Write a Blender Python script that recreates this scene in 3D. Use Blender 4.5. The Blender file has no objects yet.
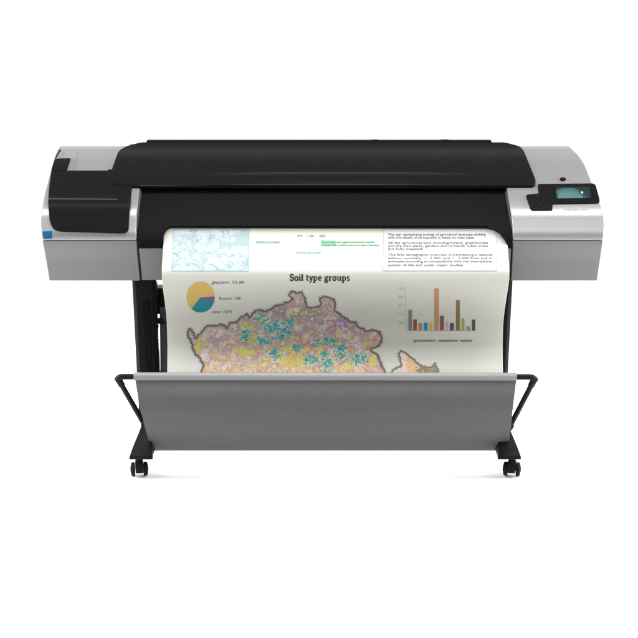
import bpy, bmesh, math, random
from mathutils import Vector, Matrix, noise
R = math.radians
rnd = random.Random(7)
sc = bpy.context.scene
col = sc.collection

# ------------------------------------------------------------------ camera (real metres)
TH = R(14); LF = 4.925; ZC = 1.7172; XC = -0.011; F = 1593.0
def ray(u, v):
    a = (u - 319) / F; b = (319 - v) / F
    return Vector((a, math.cos(TH) + b * math.sin(TH), -math.sin(TH) + b * math.cos(TH)))
def at(u, v, Y):
    """real point at depth Y (metres behind the printer's front edge) measured off the photograph"""
    d = ray(u, v); t = (Y + LF) / d.y
    return Vector((XC + t * d.x, Y, ZC + t * d.z))
cam_d = bpy.data.cameras.new('camera'); cam = bpy.data.objects.new('camera', cam_d); col.objects.link(cam)
cam.location = (XC, -LF, ZC); cam.rotation_euler = (R(90) - TH, 0, 0)
cam_d.sensor_width = 36; cam_d.lens = 36 * F / 638; cam_d.clip_end = 200; cam_d.clip_start = .05
sc.camera = cam

# ------------------------------------------------------------------ materials
def mat(name, rgb, rough=.5, metal=0, spec=.5, noise_amt=0, noise_scale=60, bump=0, bump_scale=400, coat=0, trans=0):
    m = bpy.data.materials.new(name); m.use_nodes = True
    nt = m.node_tree; b = nt.nodes['Principled BSDF']
    b.inputs['Base Color'].default_value = (*rgb, 1); b.inputs['Roughness'].default_value = rough
    b.inputs['Metallic'].default_value = metal; b.inputs['Specular IOR Level'].default_value = spec
    b.inputs['Coat Weight'].default_value = coat; b.inputs['Coat Roughness'].default_value = .15
    tc = nt.nodes.new('ShaderNodeTexCoord')
    if noise_amt:
        n = nt.nodes.new('ShaderNodeTexNoise'); n.inputs['Scale'].default_value = noise_scale; n.inputs['Detail'].default_value = 4
        r = nt.nodes.new('ShaderNodeMapRange'); r.inputs['To Min'].default_value = 1 - noise_amt; r.inputs['To Max'].default_value = 1 + noise_amt
        x = nt.nodes.new('ShaderNodeMix'); x.data_type = 'RGBA'; x.blend_type = 'MULTIPLY'; x.inputs[0].default_value = 1
        nt.links.new(tc.outputs['Object'], n.inputs['Vector']); nt.links.new(n.outputs['Fac'], r.inputs['Value'])
        x.inputs[6].default_value = (*rgb, 1); nt.links.new(r.outputs[0], x.inputs[7]); nt.links.new(x.outputs[2], b.inputs['Base Color'])
    if bump:
        n2 = nt.nodes.new('ShaderNodeTexNoise'); n2.inputs['Scale'].default_value = bump_scale; n2.inputs['Detail'].default_value = 3
        bp = nt.nodes.new('ShaderNodeBump'); bp.inputs['Strength'].default_value = bump; bp.inputs['Distance'].default_value = .001
        nt.links.new(tc.outputs['Object'], n2.inputs['Vector']); nt.links.new(n2.outputs['Fac'], bp.inputs['Height']); nt.links.new(bp.outputs[0], b.inputs['Normal'])
    return m
M = dict(
    silver=mat('silver_paint', (.32, .32, .322), .34, .45, .5, .02, 900, .04, 1500),
    silver_skirt=mat('grey_skirt_plastic', (.19, .19, .192), .5, .1, .3, .02, 900, .05, 1500),
    black=mat('black_plastic', (.008, .008, .008), .5, 0, .02, .05, 500, .05, 1200),
    gloss=mat('black_gloss', (.008, .008, .008), .38, 0, .035, .03, 300),
    rubber=mat('black_rubber', (.010, .010, .010), .6, 0, .1, .05, 400),
    steel=mat('black_painted_steel', (.010, .010, .010), .45, 0, .08, .05, 400),
    gap=mat('dark_recess', (.05, .05, .05), .8, 0, .1),
    paper=mat('cream_paper', (.57, .57, .51), .55, 0, .25, .008, 40, .02, 900),
    cloth=mat('grey_woven_fabric', (.112, .112, .112), .85, 0, .08, .10, 70, .25, 1800),
    hem=mat('grey_hem', (.24, .24, .24), .5, .2, .4, .04, 700, .1, 1500),
    blue=mat('blue_sticker', (.004, .10, .21), .5, 0, .1),
    sheen=mat('polished_black_edge', (.012, .012, .012), .42, 0, .45),
    ink=mat('black_ink', (.04, .04, .036), .7, 0, .1),
    text=mat('grey_ink', (.07, .07, .065), .7, 0, .1),
    faint=mat('pale_ink', (.36, .36, .33), .7, 0, .1),
    green=mat('green_ink', (.06, .28, .17), .7, 0, .1),
    greenbox=mat('pale_green_ink', (.22, .44, .32), .7, 0, .1),
    whitebox=mat('white_ink_panel', (.56, .57, .60), .6, 0, .2),
    mark=mat('grey_marking', (.17, .17, .17), .5),
)
def colmat(name, rough=.6):
    m = bpy.data.materials.new(name); m.use_nodes = True; nt = m.node_tree
    a = nt.nodes.new('ShaderNodeAttribute'); a.attribute_name = 'Col'
    b = nt.nodes['Principled BSDF']; b.inputs['Roughness'].default_value = rough; b.inputs['Specular IOR Level'].default_value = .15
    nt.links.new(a.outputs['Color'], b.inputs['Base Color']); return m
M['print'] = colmat('printed_ink')
def flat(name, rgb): return mat(name, rgb, .65, 0, .12)

# ------------------------------------------------------------------ helpers
def obj(name, bm, m, parent=None, smooth=False, bevel=0, segs=2, angle=35):
    me = bpy.data.meshes.new(name); bm.normal_update(); bm.to_mesh(me); bm.free()
    o = bpy.data.objects.new(name, me); col.objects.link(o)
    me.materials.append(M[m] if isinstance(m, str) else m)
    if parent: o.parent = parent
    if bevel:
        b = o.modifiers.new('bevel', 'BEVEL'); b.width = bevel; b.segments = segs; b.limit_method = 'ANGLE'; b.angle_limit = R(angle); b.harden_normals = True
    if smooth or bevel:
        for p in me.polygons: p.use_smooth = True
        if hasattr(me, 'set_sharp_from_angle'): me.set_sharp_from_angle(angle=R(40))
    return o
def interp(tab, x):
    """smooth monotone-ish (Catmull-Rom) interpolation"""
    t = sorted(tab)
    if x <= t[0][0]:
        s = (t[1][1] - t[0][1]) / (t[1][0] - t[0][0]); return t[0][1] + s * (x - t[0][0])
    if x >= t[-1][0]:
        s = (t[-1][1] - t[-2][1]) / (t[-1][0] - t[-2][0]); return t[-1][1] + s * (x - t[-1][0])
    for i in range(len(t) - 1):
        if t[i][0] <= x <= t[i + 1][0]: break
    x0, y0 = t[i]; x1, y1 = t[i + 1]; h = x1 - x0
    def sl(j):
        if j <= 0: return (t[1][1] - t[0][1]) / (t[1][0] - t[0][0])
        if j >= len(t) - 1: return (t[-1][1] - t[-2][1]) / (t[-1][0] - t[-2][0])
        a = (t[j][1] - t[j - 1][1]) / (t[j][0] - t[j - 1][0]); b = (t[j + 1][1] - t[j][1]) / (t[j + 1][0] - t[j][0])
        return 0 if a * b <= 0 else 2 * a * b / (a + b)
    m0, m1 = sl(i), sl(i + 1); s = (x - x0) / h
    return (2*s**3 - 3*s*s + 1) * y0 + (s**3 - 2*s*s + s) * h * m0 + (-2*s**3 + 3*s*s) * y1 + (s**3 - s*s) * h * m1
BODY = [(281, .08), (260, .048), (241, .002), (237, .0), (233, .0015), (229, .0055), (225, .011), (221, .0165), (217, .0225), (212, .033), (205, .057), (195, .103), (172, .245), (160, .34), (149, .46)]
def bodyY(v): return interp(BODY, v)
def surf(u, v, Yf, off=0):
    P = at(u, v, Yf(v))
    if off:
        a = at(u, v + .5, Yf(v + .5)); b = at(u, v - .5, Yf(v - .5))
        n = Vector((0, -(b.z - a.z), (b.y - a.y))); n.normalize()
        if n.y > 0: n = -n
        P = P + n * off
    return P
def roundpoly(pts, radii, n=6):
    """fillet the corners of a polygon"""
    out = []; N = len(pts)
    if not isinstance(radii, (list, tuple)): radii = [radii] * N
    for i, p in enumerate(pts):
        r = radii[i]; p = Vector(p[:2])
        if r <= 0: out.append(tuple(p)); continue
        a = Vector(pts[i - 1]) - p; b = Vector(pts[(i + 1) % N]) - p
        r1 = min(r, a.length * .49); r2 = min(r, b.length * .49)
        A = p + a.normalized() * r1; B = p + b.normalized() * r2
        for k in range(n + 1):
            t = k / n; q = A * (1 - t) ** 2 + p * 2 * t * (1 - t) + B * t * t; out.append(tuple(q))
    return out
def cutpoly(poly, vs, us=()):
    bm = bmesh.new(); f = bm.faces.new([bm.verts.new((p[0], p[1], 0)) for p in poly])
    for v in vs: bmesh.ops.bisect_plane(bm, geom=bm.verts[:] + bm.edges[:] + bm.faces[:], plane_co=(0, v, 0), plane_no=(0, 1, 0), dist=1e-5)
    for u in us: bmesh.ops.bisect_plane(bm, geom=bm.verts[:] + bm.edges[:] + bm.faces[:], plane_co=(u, 0, 0), plane_no=(1, 0, 0), dist=1e-5)
    return bm
def frange(a, b, s):
    out = []; x = a
    while x < b: out.append(x); x += s
    return out
def panel(name, poly, Yf, off, thick, m, parent, step=2.5, bevel=.0015, segs=2):
    """a moulded panel of real thickness following a profile"""
    v0 = min(p[1] for p in poly); v1 = max(p[1] for p in poly)
    bm = cutpoly(poly, frange(v0 + step, v1 - .3, step))
    src = {v: (v.co.x, v.co.y) for v in bm.verts}
    for v, (a, b) in src.items(): v.co = surf(a, b, Yf, off)
    bm.normal_update()
    if sum((f.normal.z - f.normal.y) * f.calc_area() for f in bm.faces) < 0: bmesh.ops.reverse_faces(bm, faces=bm.faces[:])
    top = bm.faces[:]; back = {}
    for v, (a, b) in src.items(): back[v] = bm.verts.new(surf(a, b, Yf, off - thick))
    be = [e for e in bm.edges if len(e.link_faces) == 1]
    for f in top: bm.faces.new([back[v] for v in reversed(f.verts[:])])
    for e in be:
        f = e.link_faces[0]; l = [l for l in f.loops if l.edge == e][0]; a, b = l.vert, l.link_loop_next.vert
        bm.faces.new([b, a, back[a], back[b]])
    bmesh.ops.recalc_face_normals(bm, faces=bm.faces[:])
    return obj(name, bm, m, parent, bevel=bevel, segs=segs)
def loft(rings, cap=True):
    bm = bmesh.new(); V = [[bm.verts.new(p) for p in r] for r in rings]; n = len(rings[0])
    for i in range(len(V) - 1):
        for j in range(n):
            bm.faces.new([V[i][j], V[i][(j + 1) % n], V[i + 1][(j + 1) % n], V[i + 1][j]])
    if cap: bm.faces.new(V[0]); bm.faces.new(V[-1])
    bmesh.ops.recalc_face_normals(bm, faces=bm.faces[:]); return bm
def box(bm, x0, x1, y0, y1, z0, z1):
    r = bmesh.ops.create_cube(bm, size=1); 
    for v in r['verts']:
        v.co = Vector((x0 if v.co.x < 0 else x1, y0 if v.co.y < 0 else y1, z0 if v.co.z < 0 else z1))
    return r['verts']
def tube(path, r, n=14, cap=True):
    """round rod along a path"""
    P = [Vector(p) for p in path]; rings = []
    up = Vector((0, .3, 1))
    for i, p in enumerate(P):
        d = (P[min(i + 1, len(P) - 1)] - P[max(i - 1, 0)]).normalized()
        if i == 0: s = d.cross(up); s = s.normalized() if s.length > 1e-4 else Vector((0, 1, 0))
        else: s = (s - d * s.dot(d)).normalized()
        t = d.cross(s); rr = r[i] if isinstance(r, (list, tuple)) else r
        rings.append([p + (s * math.cos(2*math.pi*k/n) + t * math.sin(2*math.pi*k/n)) * rr for k in range(n)])
    return loft(rings, cap)
def bend(pts, r, n=6):
    out = [Vector(pts[0])]
    for i in range(1, len(pts) - 1):
        p = Vector(pts[i]); a = (Vector(pts[i-1]) - p); b = (Vector(pts[i+1]) - p)
        A = p + a.normalized() * r; B = p + b.normalized() * r
        for k in range(n + 1):
            t = k / n; out.append(A * (1-t)**2 + p * 2*t*(1-t) + B * t*t)
    out.append(Vector(pts[-1])); return out
def empty(name, loc, label, cat, group=None):
    o = bpy.data.objects.new(name, None); col.objects.link(o); o.location = loc; o.empty_display_size = .1
    o['label'] = label; o['category'] = cat
    if group: o['group'] = group
    return o

# ------------------------------------------------------------------ setting: white studio sweep
def sweep():
    prof = [(-3.2, 0), (2.6, 0)]
    rad = 1.6
    for k in range(1, 17):
        a = k / 16 * math.pi / 2; prof.append((2.6 + rad * math.sin(a), rad * (1 - math.cos(a))))
    prof.append((4.2, 2.8))
    bm = bmesh.new(); rows = [[bm.verts.new((x, y, z)) for x in (-6, -3, 0, 3, 6)] for y, z in prof]
    for i in range(len(rows) - 1):
        for j in range(4): bm.faces.new([rows[i][j], rows[i][j+1], rows[i+1][j+1], rows[i+1][j]])
    o = obj('floor', bm, mat('white_seamless_paper', (.76, .76, .76), .9, 0, .03, .004, 3), smooth=True)
    o['kind'] = 'structure'
sweep()

# ------------------------------------------------------------------ PRINTER
P0 = (0, 0, 0)
pr = empty('large_format_printer', P0, 'wide silver and black floor-standing plotter on wheeled black legs', 'printer')
ZB = at(322, 281, .08).z; YB = .56; ZT = at(322, 149, .45).z
CX = 322.5
def housing(name, vs, ul, ur, m, inset=0, back_y=YB, zbot=None, bevel=.006):
    """closed moulding: outer skin samples along v, then back and bottom; ul/ur give end positions along v"""
    ring = []
    L, Rr = [], []
    for v in vs:
        a = surf(ul(v), v, bodyY, -inset); b = surf(ur(v), v, bodyY, -inset)
        L.append(a); Rr.append(b)
    if vs[-1] <= 150:
        for P in (L, Rr):
            t = P[-1].copy(); P.append(Vector((t.x, t.y + .045, t.z + .004))); P.append(Vector((t.x, back_y - .012, t.z - .012))); P.append(Vector((t.x, back_y, t.z - .045)))
            P.append(Vector((P[0].x, back_y, P[0].z)))
    else:
        for P in (L, Rr): P.append(Vector((P[-1].x, back_y, P[-1].z))); P.append(Vector((P[0].x, back_y, P[0].z)))
    bm = bmesh.new(); n = len(L); nx = 6
    cols = [[bm.verts.new(L[i].lerp(Rr[i], k / nx)) for i in range(n)] for k in range(nx + 1)]
    for k in range(nx):
        for i in range(n): bm.faces.new([cols[k][i], cols[k][(i+1) % n], cols[k+1][(i+1) % n], cols[k+1][i]])
    bm.faces.new(cols[0]); bm.faces.new(cols[-1])
    bmesh.ops.recalc_face_normals(bm, faces=bm.faces[:])
    return obj(name, bm, m, pr, bevel=bevel, segs=4)
tabL = [(281, 49.3), (260, 45.8), (241, 42.3), (233, 41), (226, 40.2), (215, 40.4), (205, 42), (195, 44), (178, 48.5), (165, 52.2), (155, 55), (149, 57.5)]
tabR = [(281, 597), (260, 600.3), (241, 603), (233, 604), (226, 604.6), (215, 604), (205, 601), (195, 597), (180, 591), (165, 585), (158, 580.8), (153, 576.8), (149, 571.5)]
tabLi = [(281, 140), (240.5, 136.6), (226, 136.2), (214, 136.8), (188, 139.8), (149, 147)]
tabRi = [(281, 511.2), (240.5, 512.8), (226, 512.6), (214, 511), (188, 506.8), (149, 500)]
UL = lambda v: interp(tabL, v); UR = lambda v: interp(tabR, v)
ULi = lambda v: interp(tabLi, v); URi = lambda v: interp(tabRi, v)
up = frange(-240.3, -149, 2.5); up = [-x for x in up] + [149]
lo = [281 - i * 2.5 for i in range(16)] + [241.0]
def tag(o, label): o['label'] = label; return o
tag(housing('end_housing', up, UL, ULi, 'silver', bevel=.004), 'silver end housing beside the black ink cartridge door')
tag(housing('end_housing', up, URi, UR, 'silver', bevel=.004), 'silver end housing carrying the control panel')
tag(housing('skirt', lo, UL, ULi, 'silver_skirt', inset=.0015, bevel=.0025), 'grey lower skirt under the ink cartridge door')
tag(housing('skirt', lo, URi, UR, 'silver_skirt', inset=.0015, bevel=.0025), 'grey lower skirt under the control panel')
tag(housing('skirt', [281 - i * 2.5 for i in range(13)] + [249], lambda v: ULi(v) + 1.6, lambda v: URi(v) - 1.3, 'silver_skirt', inset=.004), 'grey lower skirt behind the hanging sheet')
# dark inner cores that show in the gaps
lvl = [279] + [v for v in frange(240, 278, 4)][::-1] + [-x for x in frange(-236, -150, 3)] + [150]
housing('inner_chassis', lvl, lambda v: UL(v) + 4, lambda v: ULi(v) + 1.4, 'gap', inset=.012, back_y=YB - .01)
housing('inner_chassis', lvl, lambda v: URi(v) - 1.4, lambda v: UR(v) - 4, 'gap', inset=.012, back_y=YB - .01)

# centre front cover (black) with the paper slot notch
rp = [(ULi(187) + .6, 184), (ULi(200) + .8, 200), (ULi(214) + .8, 214), (ULi(226) + .8, 226), (ULi(240) + .8, 240), (138.9, 248.2)]
notch = [(161.6, 248.2), (162.2, 241), (163.8, 234.5), (167, 229.6), (171, 227.8), (486, 228.2), (494, 230), (500, 233.6), (505, 240.5), (508.6, 248.5)]
rr = [(URi(248) - .4, 248.5), (URi(240) - .6, 240), (URi(226) - .6, 226), (URi(214) - .6, 214), (URi(200) - .6, 200), (URi(187) - .6, 184)]
FRONT = [(250, .004), (240, .0), (232, .012), (222, .035), (210, .075), (195, .14), (184, .205)]
frontY = lambda v: interp(FRONT, v)
panel('front_cover', rp + notch + rr, frontY, 0, .005, 'black', pr, bevel=.002)
bm = bmesh.new()
a = at(172, 223.5, .028); b = at(490, 223.5, .028)
ob = obj('slot_lip', tube([surf(170, 225.6, frontY, .0005), surf(488, 225.6, frontY, .0005)], .004), 'gloss', pr, smooth=True)
bm.free()
# paper path interior below the cover
bm = bmesh.new(); A = at(150, 235, .12); B = at(500, 235, .12)
box(bm, A.x, B.x, .17, .5, at(322, 262, .12).z, at(322, 222, .12).z)
obj('platen', bm, 'black', pr, bevel=.004)

# black top lid
lid = roundpoly([(112, 172.2), (118.5, 153.5), (127, 148.6), (141, 144.8), (505, 144.8), (522, 149.5), (536.3, 184.5), (533, 188), (141, 187.5), (113, 186)],
                [1, 4, 3, 3, 3, 6, 6, 3, 1, 1])
lidY = lambda v: interp([(190, .130), (183, .172), (172, .245), (160, .338), (149, .452), (144, .49)], v)
panel('top_lid', lid, lidY, .010, .013, 'gloss', pr, bevel=.004, segs=3)
# crowned centre ridge of the lid (raised lens catching the light)
def ridge():
    bm = bmesh.new(); nu, nv = 48, 14; g = []
    for j in range(nv + 1):
        v = 174 + j / nv * 13
        row = []
        for i in range(nu + 1):
            u = 180 + i / nu * 320
            e = math.cos((i / nu - .5) * math.pi) ** .8 if 0 < i < nu else 0
            h = .0080 + .0105 * e * math.sin(j / nv * math.pi)
            row.append(bm.verts.new(surf(u, v, lidY, h)))
        g.append(row)
    for j in range(nv):
        for i in range(nu): bm.faces.new([g[j][i], g[j][i+1], g[j+1][i+1], g[j+1][i]])
    bmesh.ops.recalc_face_normals(bm, faces=bm.faces[:])
    bm.normal_update()
    if sum(f.normal.z for f in bm.faces) < 0: bmesh.ops.reverse_faces(bm, faces=bm.faces[:])
    return obj('lid_bulge', bm, 'gloss', pr, smooth=True)
ridge()
obj('lid_edge_bead', tube([surf(140, 187.2, lidY, .006), surf(320, 186.8, lidY, .0075), surf(530, 187.0, lidY, .006)], .0035), 'sheen', pr, smooth=True)

# rear roll cover, stepped, above the lid
def rollcover(u0, u1, v_top, y0, y1, name, m='black', drop=.05, bev=.006):
    a = at(u0, v_top, y0); b = at(u1, v_top, y0); bm = bmesh.new()
    box(bm, a.x, b.x, y0, y1, a.z - drop, a.z)
    return obj(name, bm, m, pr, bevel=bev, segs=3)
rollcover(146.2, 491.8, 140.6, .50, .53, 'roll_cover', drop=.075, bev=.004)
rollcover(150, 488, 142.6, .488, .4985, 'roll_cover_lip', drop=.03, bev=.003)
rollcover(133, 147.5, 144.6, .497, .525, 'roll_cover_end', drop=.06, bev=.010)
rollcover(490.5, 507, 144.6, .497, .525, 'roll_cover_end', drop=.06, bev=.010)
for u in (131.5, 508.5):
    obj('roll_spindle_cap', tube([at(u - 2.2, 146.3, .50), at(u + 2.2, 146.3, .50)], .008), 'silver', pr, smooth=True)
rollcover(372, 378, 140.0, .505, .525, 'cover_clip', drop=.02, bev=.001)
rollcover(441, 449, 140.0, .505, .525, 'cover_clip', drop=.02, bev=.001)

# ink cartridge door (black) : bulges at its fold
DOOR = [(236, 0), (230, .004), (218, .020), (208, .035), (203, .050), (198.5, .083), (190, .132), (172, .245)]
doorY = lambda v: interp([(240, .004)] + DOOR + [(160, .34)], v)
door = roundpoly([(51.5, 172.3), (112, 172.3), (132.5, 187), (131.6, 192), (129.2, 216), (128.6, 233.6), (92, 232.6), (54.6, 231.6), (50, 222), (48.3, 203), (49.4, 188)],
                 [1.5, 1, 1, 1, 3, 6, 0, 9, 4, 3, 3])
d = panel('cartridge_door', door, doorY, .007, .014, 'gloss', pr, bevel=.003, segs=3, step=1.5)
obj('door_fold', tube([surf(48.8, 200.8, doorY, .0035), surf(70, 200.9, doorY, .0035), surf(117, 201.1, doorY, .003), surf(122, 201.4, doorY, -.004)], .0055), 'sheen', d, smooth=True)
# black link between door and lid
panel('door_hinge_cover', roundpoly([(108, 171.6), (141, 171.6), (141, 188.4), (132, 188.4), (112, 187)], 0), bodyY, .0085, .01, 'gloss', pr, bevel=.001)
# corner catch at top left of the door: raised silver rim round a black tab
panel('catch_rim', roundpoly([(55, 158.3), (72.2, 158.3), (67.5, 172), (50.5, 172)], [2, 1, 0, 0]), bodyY, .003, .006, 'silver', pr, bevel=.001)
panel('door_catch', roundpoly([(54.8, 160.2), (70.8, 159.8), (67.2, 171.4), (51.2, 171.8)], [1.5, 1, 1, 2]), bodyY, .0065, .007, 'gloss', pr, bevel=.0015)
panel('catch_bar', roundpoly([(61.5, 151), (63.8, 151), (60, 157.6), (57.6, 157.6)], .5), bodyY, .002, .003, 'silver', pr, bevel=.0005)
panel('catch_slot', roundpoly([(59.6, 149.8), (61.2, 149.8), (55.6, 159), (54.2, 159)], .3), bodyY, .0008, .003, 'black', pr, bevel=.0003)
panel('edge_seam', [(77.4, 152), (78.1, 152), (74.2, 171.5), (73.5, 171.5)], bodyY, .0006, .002, 'silver_skirt', pr, bevel=0)
# fine seam down the silver end housing by the lid
# blue sticker
panel('blue_sticker', roundpoly([(42.6, 231.4), (51.8, 231), (52.2, 238.4), (43.8, 238.8)], .8), bodyY, .0012, .0015, 'blue', pr, bevel=0)

# control panel
cp = roundpoly([(537.6, 184.9), (595.2, 184.3), (600.4, 203.6), (552.6, 204.6), (552.2, 210.6), (530.8, 210.8), (525.6, 195.6), (538.6, 194.4)],
               [2, 3.5, 4, .6, .8, 3, 2.5, .6])
c = panel('control_panel', cp, bodyY, .004, .006, 'gloss', pr, bevel=.0012)
scr = panel('screen', roundpoly([(554.4, 188), (590.5, 187.6), (592.6, 200), (556.2, 200.3)], .8), bodyY, .0045, .001, 'gloss', c, bevel=0)
def screen_mat():
    m = bpy.data.materials.new('screen_lcd'); m.use_nodes = True; nt = m.node_tree
    a = nt.nodes.new('ShaderNodeAttribute'); a.attribute_name = 'Col'; b = nt.nodes['Principled BSDF']
    b.inputs['Base Color'].default_value = (.01, .02, .02, 1); b.inputs['Roughness'].default_value = .35; b.inputs['Specular IOR Level'].default_value = .1
    nt.links.new(a.outputs['Color'], b.inputs['Emission Color']); b.inputs['Emission Strength'].default_value = .75
    return m
def gridprint(name, poly, Yf, off, m, parent, cell, fn, vstep=1.2, X=None):
    """thin printed area cut into small cells, each given its own ink colour by fn(u,v)"""
    us = [p[0] for p in poly]; vs = [p[1] for p in poly]
    bm = cutpoly(poly, frange(min(vs) + cell, max(vs) - .05, cell), frange(min(us) + cell, max(us) - .05, cell))
    lay = bm.loops.layers.float_color.new('Col')
    for f in bm.faces:
        c_ = f.calc_center_median(); k = fn(c_.x, c_.y)
        for l in f.loops: l[lay] = (*k, 1)
    for v in bm.verts: v.co = surf(v.co.x, v.co.y, Yf, off) if X is None else X(v.co.x, v.co.y, off)
    bm.normal_update()
    if sum((f.normal.z - f.normal.y) * f.calc_area() for f in bm.faces) < 0: bmesh.ops.reverse_faces(bm, faces=bm.faces[:])
    return obj(name, bm, m, parent)
def scr_fn(u, v):
    hill = 189.2 + ((u - 568) / 11) ** 2 * 2.2
    n = noise.noise(Vector((u * .5, v * .9, 3))) * .5 + .5
    if v < hill: return (.004, .014, .014)
    if u > 574 + (v - 189) * .9: k = 1.3 * max(0, 1 - (u - 574 - (v - 189) * .9) / 7); return (.004 + .05 * k * n, .014 + .22 * k * n, .014 + .18 * k * n)
    k = .55 + .45 * n
    if u < 558.5: return (.12 * k, .20 * k, .19 * k)
    w = min(1, (v - hill) / 5)
    return (.05 + .14 * k * w, .16 + .26 * k * w, .14 + .23 * k * w)
gridprint('screen_picture', [(555.4, 188.6), (589.4, 188.3), (591, 199.4), (556.8, 199.7)], bodyY, .0055, screen_mat(), scr, .6, scr_fn)
def disc(name, u, v, ru, rv, Yf, off, thick, m, parent):
    return panel(name, [(u + ru * math.cos(t * math.pi / 8), v + rv * math.sin(t * math.pi / 8)) for t in range(16)], Yf, off, thick, m, parent, step=1, bevel=0)
mw = mat('screen_dot', (.35, .42, .42), .4); mw.node_tree.nodes['Principled BSDF'].inputs['Emission Color'].default_value = (.6, .75, .75, 1); mw.node_tree.nodes['Principled BSDF'].inputs['Emission Strength'].default_value = .15
disc('screen_icon', 581.9, 194, 1.1, 1.0, bodyY, .0062, .001, mw, scr)
mb = flat('button_grey', (.035, .035, .035))
for u, v in ((537.5, 197.6), (539.2, 205.4)):
    disc('button', u, v, 2.6, 1.7, bodyY, .0052, .002, 'gloss', c)
    panel('button_mark', [(u - .9, v - .25), (u + .9, v - .25), (u + .9, v + .25), (u - .9, v + .25)], bodyY, .0057, .0008, mb, c, bevel=0)
for u in (545.5, 549.5):
    disc('button', u, 196, 1.4, 1.1, bodyY, .0050, .002, 'gloss', c)
disc('power_button', 562.8, 179.7, 3.0, 1.7, bodyY, .003, .004, 'gloss', pr)

def text_on(name, s, u0, v0, width, size, m, parent, X, align='L', bold=0.0, hstretch=None):
    """printed lettering; u0,v0 baseline start, width and em size in photo pixels"""
    cu = bpy.data.curves.new('t', 'FONT'); cu.body = s; cu.resolution_u = 3; cu.offset = bold
    to = bpy.data.objects.new('t', cu); col.objects.link(to)
    dg = bpy.context.evaluated_depsgraph_get(); dg.update()
    me = bpy.data.meshes.new_from_object(to.evaluated_get(dg))
    bm = bmesh.new(); bm.from_mesh(me)
    x1 = max(v.co.x for v in bm.verts); x0 = min(v.co.x for v in bm.verts); k = width / (x1 - x0)
    for v in bm.verts: v.co = X(u0 + (v.co.x - x0) * k, v0 - v.co.y * size)
    bm.normal_update()
    if sum((f.normal.z - f.normal.y) * f.calc_area() for f in bm.faces) < 0: bmesh.ops.reverse_faces(bm, faces=bm.faces[:])
    bpy.data.objects.remove(to); bpy.data.curves.remove(cu); bpy.data.meshes.remove(me)
    return bm
def joinbm(bms):
    out = bmesh.new(); tmp = bpy.data.meshes.new('tmp')
    for b in bms: b.to_mesh(tmp); out.from_mesh(tmp); b.free()
    bpy.data.meshes.remove(tmp); return out
bm = text_on('t', 'designjet', 563.5, 210.4, 24, 3.2, None, None, lambda u, v: surf(u, v, bodyY, .0006))
obj('model_lettering', bm, flat('pale_grey_marking', (.30, .30, .30)), pr)

# ------------------------------------------------------------------ stand
def leg(side):
    # measured on the left; mirrored for the right
    s = side
    top = at(134.2, 282, .20); bot = at(141.2, 428, .17)
    z1 = ZB + .012; z0 = .125
    tx, bx = abs(top.x), abs(bot.x)
    w = .079
    def ring(z, xo, wi, y0, y1, c=.012):
        xi = xo - wi; pts = [(xo, y0 + c), (xo - c, y0), (xi + c, y0), (xi, y0 + c), (xi, y1 - c), (xi + c, y1), (xo - c, y1), (xo, y1 - c)]
        return [Vector((s * x, y, z)) for x, y in pts]
    rings = [ring(z0, bx, .07, .10, .165), ring(.30, bx + (tx - bx) * .35, .074, .11, .175), ring(z1 - .02, tx, w, .13, .19), ring(z1, tx, w, .13, .19)]
    return obj('leg', loft(rings), 'steel', pr, bevel=.003)
for s in (-1, 1):
    lg = leg(s)
    # recessed front groove of the leg
    a = at(146.3, 300, .105); b = at(148.5, 400, .09)
    bm = bmesh.new()
    v = [bm.verts.new(Vector((s * abs(x), y, z))) for x, y, z in ((.588, .1235, .52), (.565, .1235, .52), (.556, .1085, .22), (.576, .1085, .22))]
    bm.faces.new(v); r = bmesh.ops.extrude_face_region(bm, geom=bm.faces[:])
    for q in r['geom']:
        if isinstance(q, bmesh.types.BMVert): q.co.y += -.004
    bmesh.ops.recalc_face_normals(bm, faces=bm.faces[:])
    obj('leg_channel', bm, 'gloss', lg, bevel=.001)
# cross beam between the legs
A = at(150, 288.3, .19); B = at(150, 314.3, .19)
bm = bmesh.new(); box(bm, -.56, .56, .188, .25, B.z, A.z); obj('cross_beam', bm, 'steel', pr, bevel=.004)
# mounting plates under the body
for s in (-1, 1):
    bm = bmesh.new(); box(bm, min(s*.54, s*.612), max(s*.54, s*.612), .12, .30, ZB - .006, ZB + .012); obj('mounting_plate', bm, 'steel', pr, bevel=.002)
# lever by the left leg
pts = [at(156, 314, .15), at(156.8, 320, .15), at(161, 319.6, .15)]
lv = obj('stand_lever', tube(bend([at(163.5, 320, .15), at(156.6, 320.2, .15), at(153, 334, .15)], .01), .0075), 'steel', pr, smooth=True)
obj('lever_grip', tube([at(155.8, 325, .148), at(153.4, 334, .148)], .011), 'rubber', lv, smooth=True)

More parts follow.
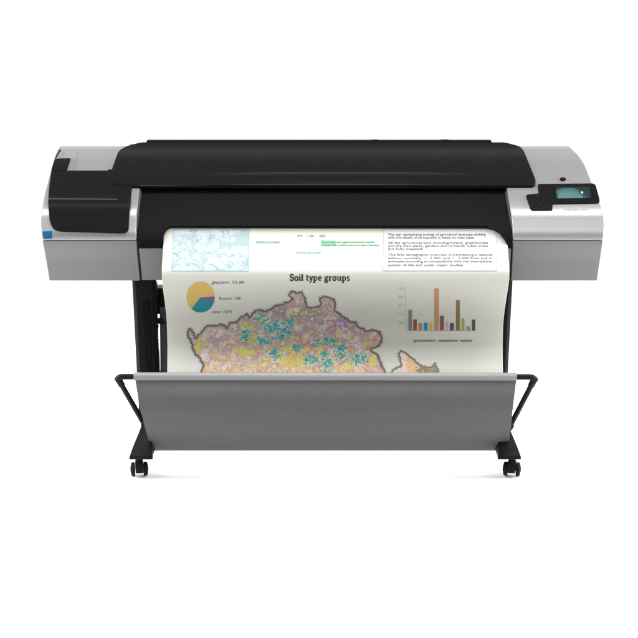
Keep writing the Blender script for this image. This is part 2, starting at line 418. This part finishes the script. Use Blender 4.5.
# feet: long beams flaring to the front, with casters
ZF = at(140, 459.5, -.14).z
def foot(s):
    def ring(y, xo, xi, z0, z1, c=.008):
        pts = [(xo, z0), (xi, z0), (xi + c, z1), (xo - c, z1)]
        return [Vector((s * x, y, z)) for x, z in pts]
    fo = abs(at(128.8, 459, -.14).x); fi = abs(at(153.2, 459, -.14).x)
    lo_ = abs(at(142.6, 420, .10).x)
    zt = at(142, 418, .10).z
    sh_ = .017 if s > 0 else 0; fo += sh_; fi += sh_; lo_ += sh_ * .8
    rings = [ring(-.145, fo, fi, ZF, ZF + .012, .002), ring(-.12, fo - .003, fi + .002, ZF, ZF + .032, .006), ring(-.04, fo - .016, fi + .002, ZF + .002, ZF + .070, .010), ring(.03, fo - .030, fi - .004, ZF + .004, ZF + .118, .012), ring(.10, lo_ + .002, lo_ - .072, ZF + .006, zt, .008),
             ring(.26, lo_ + .002, lo_ - .072, ZF + .006, zt, .008), ring(.52, lo_ + .004, lo_ - .070, ZF, ZF + .03)]
    return obj('foot', loft(rings), 'steel', pr, bevel=.004)
def caster(x, y, rot):
    g = bpy.data.objects.new('caster', bpy.data.meshes.new('caster')); 
    bm = bmesh.new()
    # hood: rounded swivel housing
    rad = .0225
    prof = []
    for k in range(13):
        a = R(-10 + 200 * k / 12); prof.append((math.cos(a) * (rad + .009), math.sin(a) * (rad + .007)))
    rings = [[Vector((xx, q[0], rad + q[1])) for q in prof] for xx in (-.0125, .0125)]
    bm = loft(rings)
    bmesh.ops.create_cone(bm, cap_ends=True, segments=20, radius1=.012, radius2=.010, depth=.035, matrix=Matrix.Translation((0, 0, 2 * rad + .010)))
    hood = obj('caster', bm, 'rubber', pr, bevel=.002)
    hood.location = (x, y, 0); hood.rotation_euler = (0, 0, rot)
    for sx in (-1, 1):
        wb = bmesh.new(); prof2 = [(.0135, 0.0), (.0135, rad * .9), (.0150, rad), (.022, rad), (.0262, rad * .86), (.027, rad * .55), (.0255, .0)]
        rings = [[Vector((sx * p, math.cos(2*math.pi*k/24) * r_, rad + math.sin(2*math.pi*k/24) * r_)) for k in range(24)] for p, r_ in prof2 if r_ > 0]
        w = obj('wheel', loft(rings), 'rubber', hood, smooth=True)
        hb = tube([Vector((sx * .0265, 0, rad)), Vector((sx * .0285, 0, rad))], .010, 16)
        # the axle cap is moulded into the wheel: keep it in the wheel mesh
        me = bpy.data.meshes.new('tmp'); hb.to_mesh(me); hb.free(); b2 = bmesh.new(); b2.from_mesh(w.data); b2.from_mesh(me); b2.to_mesh(w.data); b2.free()
    return hood
for s in (-1, 1):
    foot(s)
    xc = abs(at(141, 459, -.12).x)
    caster(s * (xc + (.028 if s > 0 else .008)), -.105, R(8) if s < 0 else R(-12))
    caster(s * xc, .47, R(20 * s))

# ------------------------------------------------------------------ media basket
bar_l, bar_r = at(134, 376.4, -.19), at(516.5, 376.8, -.19)
fab = None
YBAR = -.19
hemb = tube([bar_l.lerp(bar_r, k / 20) for k in range(21)], .0128, 18)
bk = obj('basket_bar', hemb, 'hem', pr, smooth=True)
def arm(s):
    if s < 0: a, e, f = at(137, 376.8, YBAR), at(116.8, 376.6, YBAR), at(145.8, 427, .03)
    else: a, e, f = at(513, 377, YBAR), at(535.6, 377, YBAR), at(509.2, 428, .03)
    return obj('basket_arm', tube(bend([a, e, f], .022), .0092, 14), 'steel', bk, smooth=True)
for s in (-1, 1):
    arm(s)
    e = at(116.8, 376.6, YBAR) if s < 0 else at(535.6, 377, YBAR)
    f = at(145.8, 427, .03) if s < 0 else at(509.2, 428, .03)
    d_ = (f - e).normalized()
    obj('arm_sleeve', tube([e + d_ * .012, e + d_ * .05], .0112, 14), 'steel', bk, smooth=True)
    q = f.copy(); g = Vector((s * .575, .12, q.z - .02)); obj('arm_socket', tube([q - d_ * .02, q, g], [.012, .013, .012], 14), 'steel', bk, smooth=True)
# fabric sling: front face, rounded fold at the bottom, rear face up behind the sheet
zf = lambda v, y: at(322, v, y).z
prof = [(YBAR - .002, zf(377, YBAR), 135, 516.6), (-.200, zf(386, -.200), 136.0, 515.8), (-.207, zf(396, -.207), 137.6, 514.6), (-.204, zf(407, -.204), 140.0, 513.2), (-.188, zf(418, -.188), 142.6, 512.0),
        (-.160, zf(428, -.160), 145.2, 510.8), (-.120, zf(436, -.120), 147.4, 509.6), (-.082, zf(443, -.082), 149.4, 508.4), (-.050, zf(448, -.050), 151, 507.2), (-.022, zf(450.4, -.022), 151.8, 506.6),
        (.02, zf(449, .02), 152.5, 506), (.07, zf(441, .07), 153.5, 505.5), (.12, .17, 155, 505), (.155, .28, None, None), (.175, .40, None, None), (.182, .485, None, None)]
def sling():
    bm = bmesh.new(); NU = 60; rows = []
    # dense resample
    P = []
    for i, (y, z, a, b) in enumerate(prof):
        if a is None: xl, xr = at(160.2, 345, .17).x, at(507.6, 345, .17).x
        else:
            v_ = None; t = (y + LF); xl = XC + (a - 319) / F * math.hypot(1, 0) * 0 ; 
            # pixel column -> metres at this point
            dep = (y + LF) * math.cos(TH) + (ZC - z) * math.sin(TH)
            xl = XC + (a - 319) / F * dep; xr = XC + (b - 319) / F * dep
        P.append((y, z, xl, xr))
    tt = list(range(len(P))); S = []
    for k in range((len(P) - 1) * 4 + 1):
        t = k / 4; S.append(tuple(interp([(i, P[i][c_]) for i in tt], t) for c_ in range(4)))
    for j, (y, z, xl, xr) in enumerate(S):
        row = []
        for i in range(NU + 1):
            s = .002 if i == 1 else .998 if i == NU - 1 else i / NU; x = xl + (xr - xl) * s
            w = math.sin(min(1, j / 30) * math.pi) if j < 30 else 0
            wob = w * (.0050 * noise.noise(Vector((x * 3.1, j * .09, 1))) + .0026 * noise.noise(Vector((x * 9, j * .22, 5))))
            row.append(bm.verts.new((x, y + wob, z + wob * .3)))
        rows.append(row)
    for j in range(len(rows) - 1):
        for i in range(NU): bm.faces.new([rows[j][i], rows[j][i+1], rows[j+1][i+1], rows[j+1][i]])
    bmesh.ops.recalc_face_normals(bm, faces=bm.faces[:])
    o = obj('basket_fabric', bm, 'cloth', bk, smooth=True)
    sm = o.modifiers.new('solid', 'SOLIDIFY'); sm.thickness = .0025; sm.offset = 0
    return o
sling()
obj('rear_rod', tube([at(158.5, 322.4, .182), at(509, 322.4, .182)], .006), 'steel', bk, smooth=True)

# ------------------------------------------------------------------ PRINTED SHEET (separate thing)
PAP = [(222, .060), (226, .031), (228, .0275), (232, .024), (237, .018), (243, .007), (250, -.011), (258, -.034), (266, -.055), (273, -.065), (280, -.062), (287, -.048), (296, -.020), (308, .016), (318, .038), (328, .047), (342, .042), (358, .024), (372, .002), (385, -.014), (400, -.020), (420, -.014), (434, .0)]
papY = lambda v: interp(PAP, v)
XL = at(162.2, 262, papY(262)).x; XR = at(508.9, 262, papY(262)).x
def onpaper(u, v, off=.0006):
    return surf(u, v, papY, off)
sh = empty('printed_map_sheet', (0, 0, 0), 'long cream sheet with a colourful soil map and charts hanging from the plotter', 'poster')
SX = [0, .0012] + [i / 40 for i in range(1, 40)] + [.9988, 1]
bm = bmesh.new(); rows = []
vs = [-x for x in frange(-434, -222, 1.5)] + [222]
for v in vs:
    y = papY(v); c0 = at(322, v, y)
    row = []
    for fr in SX:
        x = XL + (XR - XL) * fr
        # sheet edge draws in a little towards the tray, as on the photograph
        k = max(0, (v - 285) / 90)
        x = x + (-(x - (XL + XR) / 2)) * .006 * min(k, 1.2)
        row.append(bm.verts.new((x, y, c0.z)))
    rows.append(row)
for j in range(len(rows) - 1):
    for i in range(len(SX) - 1): bm.faces.new([rows[j][i], rows[j][i+1], rows[j+1][i+1], rows[j+1][i]])
bmesh.ops.recalc_face_normals(bm, faces=bm.faces[:]); bm.normal_update()
if sum(f.normal.y for f in bm.faces) > 0: bmesh.ops.reverse_faces(bm, faces=bm.faces[:])
o = obj('sheet', bm, 'paper', sh, smooth=True)
sm = o.modifiers.new('solid', 'SOLIDIFY'); sm.thickness = .0006; sm.offset = -1

def flatpoly(name_bm, poly, off=.0006, step=1.5, us=()):
    v0 = min(p[1] for p in poly); v1 = max(p[1] for p in poly)
    bm = cutpoly(poly, frange(v0 + step, v1 - .05, step), us)
    for v in bm.verts: v.co = onpaper(v.co.x, v.co.y, off)
    bm.normal_update()
    if sum((f.normal.z * .3 - f.normal.y) * f.calc_area() for f in bm.faces) < 0: bmesh.ops.reverse_faces(bm, faces=bm.faces[:])
    return bm
def rect(u0, v0, u1, v1): return [(u0, v0), (u1, v0), (u1, v1), (u0, v1)]
def stroke(pts, w, off=.0008):
    """printed line: one quad per segment, mitred at the joints"""
    bms = bmesh.new(); P = [Vector(p) for p in pts]; L, Rr = [], []
    n = len(P)
    for i in range(n):
        d = (P[min(i+1, n-1)] - P[max(i-1, 0)]); d.normalize(); nn = Vector((-d.y, d.x))
        ww = w(i / (n - 1)) if callable(w) else w
        L.append(P[i] + nn * ww / 2); Rr.append(P[i] - nn * ww / 2)
    VL = [bms.verts.new(onpaper(p.x, p.y, off)) for p in L]; VR = [bms.verts.new(onpaper(p.x, p.y, off)) for p in Rr]
    for i in range(n - 1): bms.faces.new([VL[i], VL[i+1], VR[i+1], VR[i]])
    bms.normal_update()
    for f in bms.faces:
        if f.normal.y > 0: f.normal_flip()
    return bms
def dens(pts, step=1.2, jit=0, seed=0):
    out = []
    for a, b in zip(pts, pts[1:]):
        a, b = Vector(a), Vector(b); n = max(1, int((b - a).length / step))
        for k in range(n):
            p = a.lerp(b, k / n)
            if jit: q = Vector((p.x * .9, p.y * .9, seed)); p = p + Vector((noise.noise(q), noise.noise(q + Vector((9, 9, 0))))) * jit
            out.append((p.x, p.y))
    out.append(tuple(pts[-1])); return out

# inset topographic map
def inset_fn(u, v):
    n1 = noise.fractal(Vector((u * .09, v * .12, 2)), 1, 2, 4); n2 = noise.noise(Vector((u * .5, v * .5, 8)))
    ln = abs(noise.fractal(Vector((u * .05, v * .07, 11)), 1, 2, 3))
    base = (.47 + .05 * n1, .52 + .03 * n1, .54)
    if u > 240 and v < 246 or (n1 > .22): base = (.36, .45, .45)
    if ln < .022: base = (.22, .34, .35)
    k = 1 + .07 * n2
    return tuple(min(.85, c_ * k) for c_ in base)
ip = [(173.6, 229.5), (249, 229.5), (248.4, 271.2), (171.6, 271.2)]
ins = gridprint('inset_map', ip, None, .0006, M['print'], sh, .75, inset_fn, X=lambda u, v, o_: onpaper(u, v, .0006))
lines = [stroke(dens(ip + ip[:1]), .5)]
rl = [[(172, 262), (184, 258), (190, 263), (199, 268), (208, 258), (216, 252), (228, 256), (238, 254), (248, 258)], [(174, 240), (186, 243), (192, 256), (199, 268), (203, 271)],
      [(208, 231), (214, 238), (222, 241), (220, 248), (210, 254)], [(176, 250), (190, 248), (204, 244), (219, 240), (232, 236), (248, 234)], [(215, 258), (224, 264), (236, 263), (248, 268)],
      [(222, 241), (234, 246), (241, 243), (248, 246)], [(180, 231), (184, 240), (182, 250), (176, 262)], [(226, 230), (230, 238), (228, 248)]]
for i, l in enumerate(rl): lines.append(stroke(dens(l, .8, 2.2, i * 3.3), .55 if i < 3 else .35))
obj('river_line', joinbm(lines), flat('blue_grey_ink', (.27, .45, .47)), ins)

# pie chart
pie = []
def sector(a0, a1, cx=200.6, cy=297, ru=14.1, rv=15.4, apex=None):
    p = [apex or (cx, cy)]; n = max(3, int(abs(a1 - a0) / 6))
    for k in range(n + 1):
        a = R(a0 + (a1 - a0) * k / n); p.append((cx + ru * math.cos(a), cy - rv * math.sin(a)))
    return p
ap = (200.2, 297.4)
py = obj('pie_chart', flatpoly('', sector(3, 230, apex=ap)), flat('ochre_ink', (.54, .38, .12)), sh)
obj('pie_slice', flatpoly('', sector(230, 334, apex=ap), .0007), flat('teal_ink', (.025, .21, .25)), py)
obj('pie_slice', flatpoly('', sector(334, 363, apex=ap), .0007), flat('slate_ink', (.11, .13, .22)), py)
T = [text_on('', 'gleyzem  32.48', 211.6, 283.6, 32, 4.0, 0, 0, onpaper), text_on('', 'fluvisol 1.08', 219, 299.6, 21.4, 4.0, 0, 0, onpaper), text_on('', 'other 13.91', 212, 313, 19.5, 4.0, 0, 0, onpaper)]
for b_ in T: obj('pie_label', b_, 'text', py)

# bar chart
bars = [(408.4, 411.9, 309.5, (.19, .20, .21)), (413.2, 416.8, 319.2, (.26, .10, .055)), (418.6, 422.2, 323, (.42, .20, .14)), (423.9, 427.6, 322.6, (.02, .24, .42)), (429.6, 432.2, 322.8, (.55, .38, .10)),
        (434.4, 438.8, 288.4, (.46, .25, .13)), (440.0, 443.8, 315.6, (.22, .08, .12)), (445.8, 448, 321, (.48, .38, .34)), (450, 453.8, 322.8, (.10, .07, .17)), (456, 459.8, 300.2, (.22, .15, .055)),
        (461.6, 464.4, 318.4, (.32, .33, .08)), (466.5, 470.2, 326.4, (.24, .25, .22)), (472, 475.2, 319.4, (.08, .08, .07))]
axis = joinbm([stroke(dens([(405.8, 286), (405.8, 330.6), (477.5, 330.6)]), .3)] + [stroke([(404.4, v), (405.8, v)], .3) for v in (288, 296.5, 305, 313.5, 322)])
bc = obj('bar_chart', axis, 'faint', sh)
for u0, u1, v, k in bars: obj('chart_bar', flatpoly('', rect(u0, v, u1, 330.4), .0008), flat('bar_ink', k), bc)
T = [text_on('', t_, 398.6, v, 4, 3.4, 0, 0, onpaper) for t_, v in (('40', 289.6), ('30', 298), ('20', 306.6), ('10', 315), ('5', 323.6))]
for b_ in T: obj('axis_figure', b_, 'faint', bc)
obj('chart_caption', text_on('', 'granulometric  composition  method', 413.6, 341.8, 58.5, 4.2, 0, 0, onpaper, bold=.012), 'text', bc)

# green captions across the top
T = [text_on('', 'REFERENCE MAP', 256, 243.4, 24.5, 3.0, 0, 0, onpaper, bold=.01), text_on('', 'national soil survey', 296, 253.7, 25, 3.4, 0, 0, onpaper, bold=.01)]
for b_ in T: obj('green_caption', b_, 'green', sh)
for b_ in [flatpoly('', rect(321, 240.6, 336, 246.2)), flatpoly('', rect(336, 241.6, 374.5, 242.6)), flatpoly('', rect(336, 244.6, 378, 245.4))]: obj('green_caption_panel', b_, 'greenbox', sh)
T = [text_on('', 'Survey of agricultural soils', 321.6, 243.1, 53, 2.9, 0, 0, lambda u, v: onpaper(u, v, .0011)), text_on('', 'scale of reference maps listed', 321.6, 246.2, 57, 2.9, 0, 0, lambda u, v: onpaper(u, v, .0011))]
for b_ in T: obj('green_caption', b_, 'green', sh)
T = [text_on('', 'M', 297.6, 237, 4, 3.2, 0, 0, onpaper), text_on('', '1 : 500', 306, 237, 7.5, 3.2, 0, 0, onpaper), text_on('', '000', 319.5, 237, 5.5, 3.2, 0, 0, onpaper)]
for b_ in T: obj('scale_lettering', b_, 'text', sh)

# white text box
tb = obj('text_box', flatpoly('', [(384, 229.6), (494, 229.6), (496.6, 238), (496.8, 270.8), (383, 270.8)]), 'whitebox', sh)
obj('text_box_border', stroke(dens([(384, 229.6), (383, 270.8), (496.8, 270.8), (496.6, 238), (494.4, 230)]), .35, .001), 'faint', tb)
X2 = lambda u, v: onpaper(u, v, .0011)
TL = [('The map representing ecology of agricultural landscape drafting', 387.6, 235.6, 98), ('with the details of cartography is based on main types', 387.8, 238.6, 86.5),
      ('All the agricultural land, including forests, greenhouses', 388, 244.0, 100), ('and the main parks, gardens and orchards, other areas', 388, 247.0, 100), ('are fully mapped.', 388, 250.0, 35),
      ('The first cartographic overview is introducing a national', 388.4, 256.0, 104), ('edition, nominally  1 : 2 500  and  1 : 5 000 from and in', 388, 259.4, 104), ('estimates according to comparability with the international', 388, 262.6, 104), ('system of the soil under major studies', 388, 266.2, 75)]
for b_ in [text_on('', s, u, v, w, 3.3, 0, 0, X2, bold=.012) for s, u, v, w in TL]: obj('text_line', b_, 'text', tb)

# serif title, drawn letter by letter (x advance, strokes in em units: x-height .46, cap .68)
def arc(cx, cy, rx, ry, a0, a1, n=10): return [(cx + rx * math.cos(R(a0 + (a1 - a0) * k / n)), cy + ry * math.sin(R(a0 + (a1 - a0) * k / n))) for k in range(n + 1)]
W, N_ = .13, .06
G = {
 'S': (.52, [(arc(.25, .50, .17, .16, 30, 250, 10) + arc(.25, .18, .18, .17, 70, -150, 10), .11), ([(.41, .68), (.41, .48)], .05), ([(.07, .0), (.07, .2)], .05)]),
 'o': (.50, [(arc(.24, .23, .17, .21, 0, 360, 16), .11)]),
 'i': (.28, [([(.13, 0), (.13, .46)], W), ([(.02, .02), (.25, .02)], .05), ([(.03, .44), (.15, .44)], .05), ([(.07, .62), (.19, .62)], .12)]),
 'l': (.28, [([(.13, 0), (.13, .68)], W), ([(.02, .02), (.25, .02)], .05), ([(.03, .66), (.15, .66)], .05)]),
 't': (.34, [([(.14, .62), (.14, .10), (.2, .03), (.3, .07)], .11), ([(.02, .44), (.29, .44)], .05)]),
 'y': (.48, [([(.10, .45), (.26, .02)], .11), ([(.40, .45), (.22, -.12), (.12, -.19), (.06, -.15)], .06), ([(.0, .44), (.2, .44)], .05), ([(.30, .44), (.47, .44)], .05)]),
 'p': (.54, [([(.13, -.2), (.13, .46)], W), (arc(.25, .23, .18, .20, 140, -140, 12), .09), ([(.02, -.19), (.25, -.19)], .05), ([(.02, .44), (.14, .44)], .05)]),
 'e': (.45, [(arc(.23, .23, .16, .20, 0, 310, 12), .10), ([(.08, .24), (.39, .24)], .05)]),
 'g': (.50, [(arc(.22, .29, .14, .15, 0, 360, 12), .09), (arc(.22, -.08, .18, .10, 0, 360, 12), .06), ([(.14, .14), (.10, .06), (.30, .03)], .06), ([(.33, .42), (.46, .44)], .06)]),
 'r': (.42, [([(.13, 0), (.13, .46)], W), ([(.15, .32), (.25, .43), (.36, .40)], .09), ([(.02, .02), (.26, .02)], .05), ([(.02, .44), (.14, .44)], .05)]),
 'u': (.56, [([(.13, .46), (.13, .12), (.22, .03), (.34, .08), (.40, .16)], .10), ([(.40, .46), (.40, .0)], W), ([(.02, .44), (.14, .44)], .05), ([(.30, .44), (.42, .44)], .05), ([(.40, .02), (.53, .02)], .05)]),
 's': (.40, [(arc(.19, .33, .11, .11, 30, 250, 8) + arc(.19, .12, .12, .11, 70, -150, 8), .09)]), ' ': (.26, [])}
def serif(s, u0, v0, width, em):
    tot = sum(G[c_][0] for c_ in s); k = width / tot; x = 0; out = []
    for c_ in s:
        adv, st = G[c_]
        for pts, w in st:
            q = [(u0 + (x + a_) * k, v0 - b_ * em) for a_, b_ in pts]
            out.append(stroke(dens(q, .7), w * (k + em) / 2 * (1.38 if w > .06 else 2.1), .0008))
        x += adv
    return joinbm(out)
obj('title_lettering', serif('Soil type groups', 289.6, 280.6, 60.5, 9.3), 'ink', sh)

# the soil map itself
OUT = [(202.4, 384), (202.4, 370.2), (204, 366), (199, 358), (193, 349.5), (191, 341.7), (187.2, 334.8), (188.6, 328.8), (191.7, 330), (195.5, 339), (198, 335.7), (201.5, 331.4), (207.6, 326.2), (216.2, 325), (223, 324.5),
       (227.4, 328.3), (230, 322.8), (237, 321.9), (241.2, 316.7), (244.7, 316.7), (247.2, 312.8), (249.8, 317.6), (255, 310.3), (269.7, 310.7), (273, 306.9), (280, 305.0), (288, 302), (292.9, 298.8), (289, 294.5), (292, 290.5), (296.4, 292.8), (301.5, 291.9),
       (305, 297.9), (306.7, 307.4), (311, 308.3), (318.8, 306.5), (321.4, 303), (320, 298), (325.7, 296.7), (333.4, 298.8), (335.5, 304), (334.3, 310), (339.5, 314.3), (349, 321.2), (355.9, 323), (357.6, 327.2), (366.2, 330.7),
       (376.5, 330.2), (381.7, 335), (381.7, 342), (378.3, 346.2), (371.4, 348.8), (372, 351.5), (376.5, 354), (380, 360.9), (383.4, 368.6), (390, 384)]
OUT2 = [(390, 384), (393, 370), (401.8, 366), (398.5, 355), (400.7, 351.3), (406, 353.5), (412.8, 358.5), (418.3, 365), (425, 367), (431.4, 367.3), (434.7, 363.4), (438, 369.5), (440, 384)]
TEAL = [(262, 318, 6, 4), (272, 327, 8, 6), (283, 331, 8, 6), (264, 341, 8, 4), (246, 335, 5, 6), (276, 354, 5, 5), (282, 336, 5, 4), (312, 360, 9, 4), (326, 365, 6, 6), (341, 352, 5, 8), (359, 359, 7, 6), (330, 341, 5, 4), (297, 348, 6, 4), (318, 343, 5, 4), (290, 322, 5, 4), (324, 355, 4, 4)]
YEL = [(248, 327, 6, 4), (252, 340, 6, 5), (201, 344, 5, 6), (244, 352, 9, 4), (290, 350, 7, 5), (304, 360, 10, 5), (288, 362, 8, 5), (348, 366, 6, 3), (372, 362, 5, 5)]
def blob(u, v, L):
    return max([0] + [1 - ((u - a) / (c_ * 1.5)) ** 2 - ((v - b) / (d_ * 1.5)) ** 2 for a, b, c_, d_ in L])
def mixc(a, b, t): t = max(0, min(1, t)); return tuple(x + (y - x) * t for x, y in zip(a, b))
def cell(u, v, s, z=0):
    """patchy value, constant inside irregular patches"""
    d_, p = noise.voronoi(Vector((u * s + noise.noise(Vector((u*.3, v*.3, z))) * .5, v * s, z)))
    return noise.cell(p[0] * 7.3)
def map_fn(u, v):
    n1 = cell(u, v, .42, 1); n2 = cell(u, v, .25, 5); n3 = noise.noise(Vector((u * .05, v * .07, 3)))
    n1 = n1 * .5 + .5 if n1 < 0 else n1; n2 = n2 * .5 + .5 if n2 < 0 else n2
    t = (u - 190) / 190
    w1 = noise.fractal(Vector((u * .11, v * .13, 31)), 1, 2, 4); w2 = noise.fractal(Vector((u * .13, v * .15, 47)), 1, 2, 4)
    base = (.38, .33, .31)
    base = mixc(base, (.50, .42, .46), max(0, 1 - t * 2.2) * .8)
    base = mixc(base, (.62, .38, .46), max(0, 1 - math.hypot((u - 222) / 26, (v - 358) / 13)) * 1.2)
    base = mixc(base, (.64, .50, .32), max(0, (v - 340) / 26) * .85)
    base = mixc(base, (.58, .30, .22), max(0, 1 - math.hypot((u - 308) / 24, (v - 344) / 15)) * 1.0)
    base = mixc(base, (.33, .22, .38), max(0, 1 - math.hypot((u - 342) / 28, (v - 325) / 12)) * 1.2)
    base = mixc(base, (.26, .20, .19), max(0, 1 - math.hypot((u - 296) / 36, (v - 312) / 9)) * 1.0)
    base = mixc(base, (.60, .40, .36), max(0, (u - 352) / 28) * .8)
    base = mixc(base, (.45, .46, .45), max(0, 1 - math.hypot((u - 270) / 26, (v - 328) / 14)) * .7)
    # mosaic of soil patches with soft, wandering limits
    w3 = noise.fractal(Vector((u * .17, v * .20, 61)), 1, 2, 3); w4 = noise.fractal(Vector((u * .2, v * .24, 77)), 1, 2, 3)
    w5 = noise.fractal(Vector((u * .42, v * .46, 90)), 1, 2, 3); w6 = noise.fractal(Vector((u * .38, v * .42, 120)), 1, 2, 3)
    lo_v = max(0, min(1, (v - 326) / 26)); mid = max(0, 1 - abs(u - 300) / 70)
    if w1 > .24: base = mixc(base, (.74, .70, .70), .6)
    elif w1 < -.22: base = mixc(base, (.66, .30, .24), .2 + .4 * lo_v)
    if w3 > .24: base = mixc(base, (.62, .32, .46), .5)
    elif w3 < -.26: base = mixc(base, (.80, .48, .18), .15 + .6 * lo_v * (.4 + .6 * mid))
    if w4 > .26: base = mixc(base, (.38, .30, .54), .45)
    elif w4 < -.32: base = mixc(base, (.34, .28, .20), .45)
    if w2 < -.3: base = mixc(base, (.86, .70, .16), .2 + .55 * lo_v * (.3 + .7 * mid))
    elif w2 > .32: base = mixc(base, (.82, .78, .74), .4)
    if w5 > .42: base = mixc(base, (.80, .74, .76), .28)
    elif w5 < -.45: base = mixc(base, (.30, .22, .20), .35)
    b = blob(u, v, YEL)
    if b + w3 * 1.2 + w5 * .6 > .55: base = mixc(base, (.66, .62, .06), .7)
    b = blob(u, v, TEAL)
    if b > 0:
        t_ = b * .55 + w5 * .9 + w3 * .35
        if w6 > .22 and b + w6 > .5: base = mixc(base, (.70, .72, .16), .7)
        if t_ > .43: base = mixc((.01, .34, .42), (.02, .26, .54) if w6 > .2 else (.10, .46, .22) if w6 < -.12 else (.02, .38, .42), .8)
        elif t_ > .33: base = mixc(base, (.24, .56, .56), .6)
    elif w5 > .62 and mid > .2: base = mixc(base, (.10, .45, .44), .7)
    if abs(noise.fractal(Vector((u * .16, v * .16, 21)), 1, 2, 4)) < .02: base = mixc(base, (.24, .18, .20), .4)
    j = noise.noise(Vector((u * 1.1, v * 1.1, 4))) * .16
    return tuple(max(.01, min(.85, c_ * .92 * (1 + j))) for c_ in base)
def jag(pts, seed): return dens(pts, .8, 2.0, seed)
o1 = jag(OUT, 2.2); o2 = jag(OUT2, 6.1)
mp = gridprint('soil_map', o1, None, 0, M['print'], sh, .7, map_fn, X=lambda u, v, o_: onpaper(u, v, .0006))
mp2 = gridprint('soil_map', o2, None, 0, M['print'], sh, .7, lambda u, v: mixc(map_fn(u * 1.3, v), (.16, .15, .07) if u > 418 + 9 * noise.noise(Vector((u * .4, v * .4, 7))) else (.66, .46, .22) if u > 407 + 3 * noise.noise(Vector((u*.5, v*.5, 0))) else (.68, .60, .60), .7), X=lambda u, v, o_: onpaper(u, v, .0006))
mo = flat('map_outline_ink', (.13, .12, .11))
mh = flat('map_outline_halo', (.38, .34, .34))
wv = lambda t: 1.35 + .5 * noise.noise(Vector((t * 60, 0, 0)))
obj('map_outline', joinbm([stroke(o1, lambda t: 3.0 + 1.0 * noise.noise(Vector((t * 40, 3, 0))), .0009)]), mh, mp)
obj('map_border_line', joinbm([stroke(o1, wv, .0013)]), mo, mp)
obj('map_outline', joinbm([stroke(o2, lambda t: 2.0, .0009)]), mh, mp2)
obj('map_border_line', joinbm([stroke(o2, lambda t: .9, .0013)]), flat('olive_outline_ink', (.16, .15, .08)), mp2)

# ------------------------------------------------------------------ lights
def area(name, loc, target, sx, sy, power, color=(1, 1, 1)):
    l = bpy.data.lights.new(name, 'AREA'); l.shape = 'RECTANGLE'; l.size = sx; l.size_y = sy; l.energy = power; l.color = color
    o = bpy.data.objects.new(name, l); col.objects.link(o); o.location = loc
    d = Vector(target) - Vector(loc); o.rotation_euler = d.to_track_quat('-Z', 'Y').to_euler(); return o
area('overhead_softbox', (0, -.62, 3.3), (0, -.35, .4), 4.0, 1.1, 142)
area('front_softbox', (.2, -2.9, 2.42), (0, 0, .8), 3.4, 1.3, 42)
area('backdrop_fill', (-3.6, 2.0, 3.6), (-1, 3.6, .6), 1.5, 2, 72)  # added pair of unseen fills, brightens the sweep wall to clean white
area('backdrop_fill', (3.6, 2.0, 3.6), (1, 3.6, .6), 1.5, 2, 72)
area('floor_side_fill', (-3.0, .1, 1.25), (-.1, .15, 0), 1.6, .7, 125)  # added side fills out of view, lift the shade on the floor
area('floor_side_fill', (3.0, .1, 1.25), (.1, .15, 0), 1.6, .7, 125)
area('under_basket_fill', (0, .95, .24), (0, -.15, 0), 1.5, .22, 85)  # added fill hidden behind the printer, lightens floor shadow below the basket

w = bpy.data.worlds.new('World'); sc.world = w; w.use_nodes = True
w.node_tree.nodes['Background'].inputs[0].default_value = (1, 1, 1, 1); w.node_tree.nodes['Background'].inputs[1].default_value = .12
sc.view_settings.view_transform = 'Standard'; sc.view_settings.look = 'None'; sc.view_settings.exposure = 0; sc.view_settings.gamma = 1
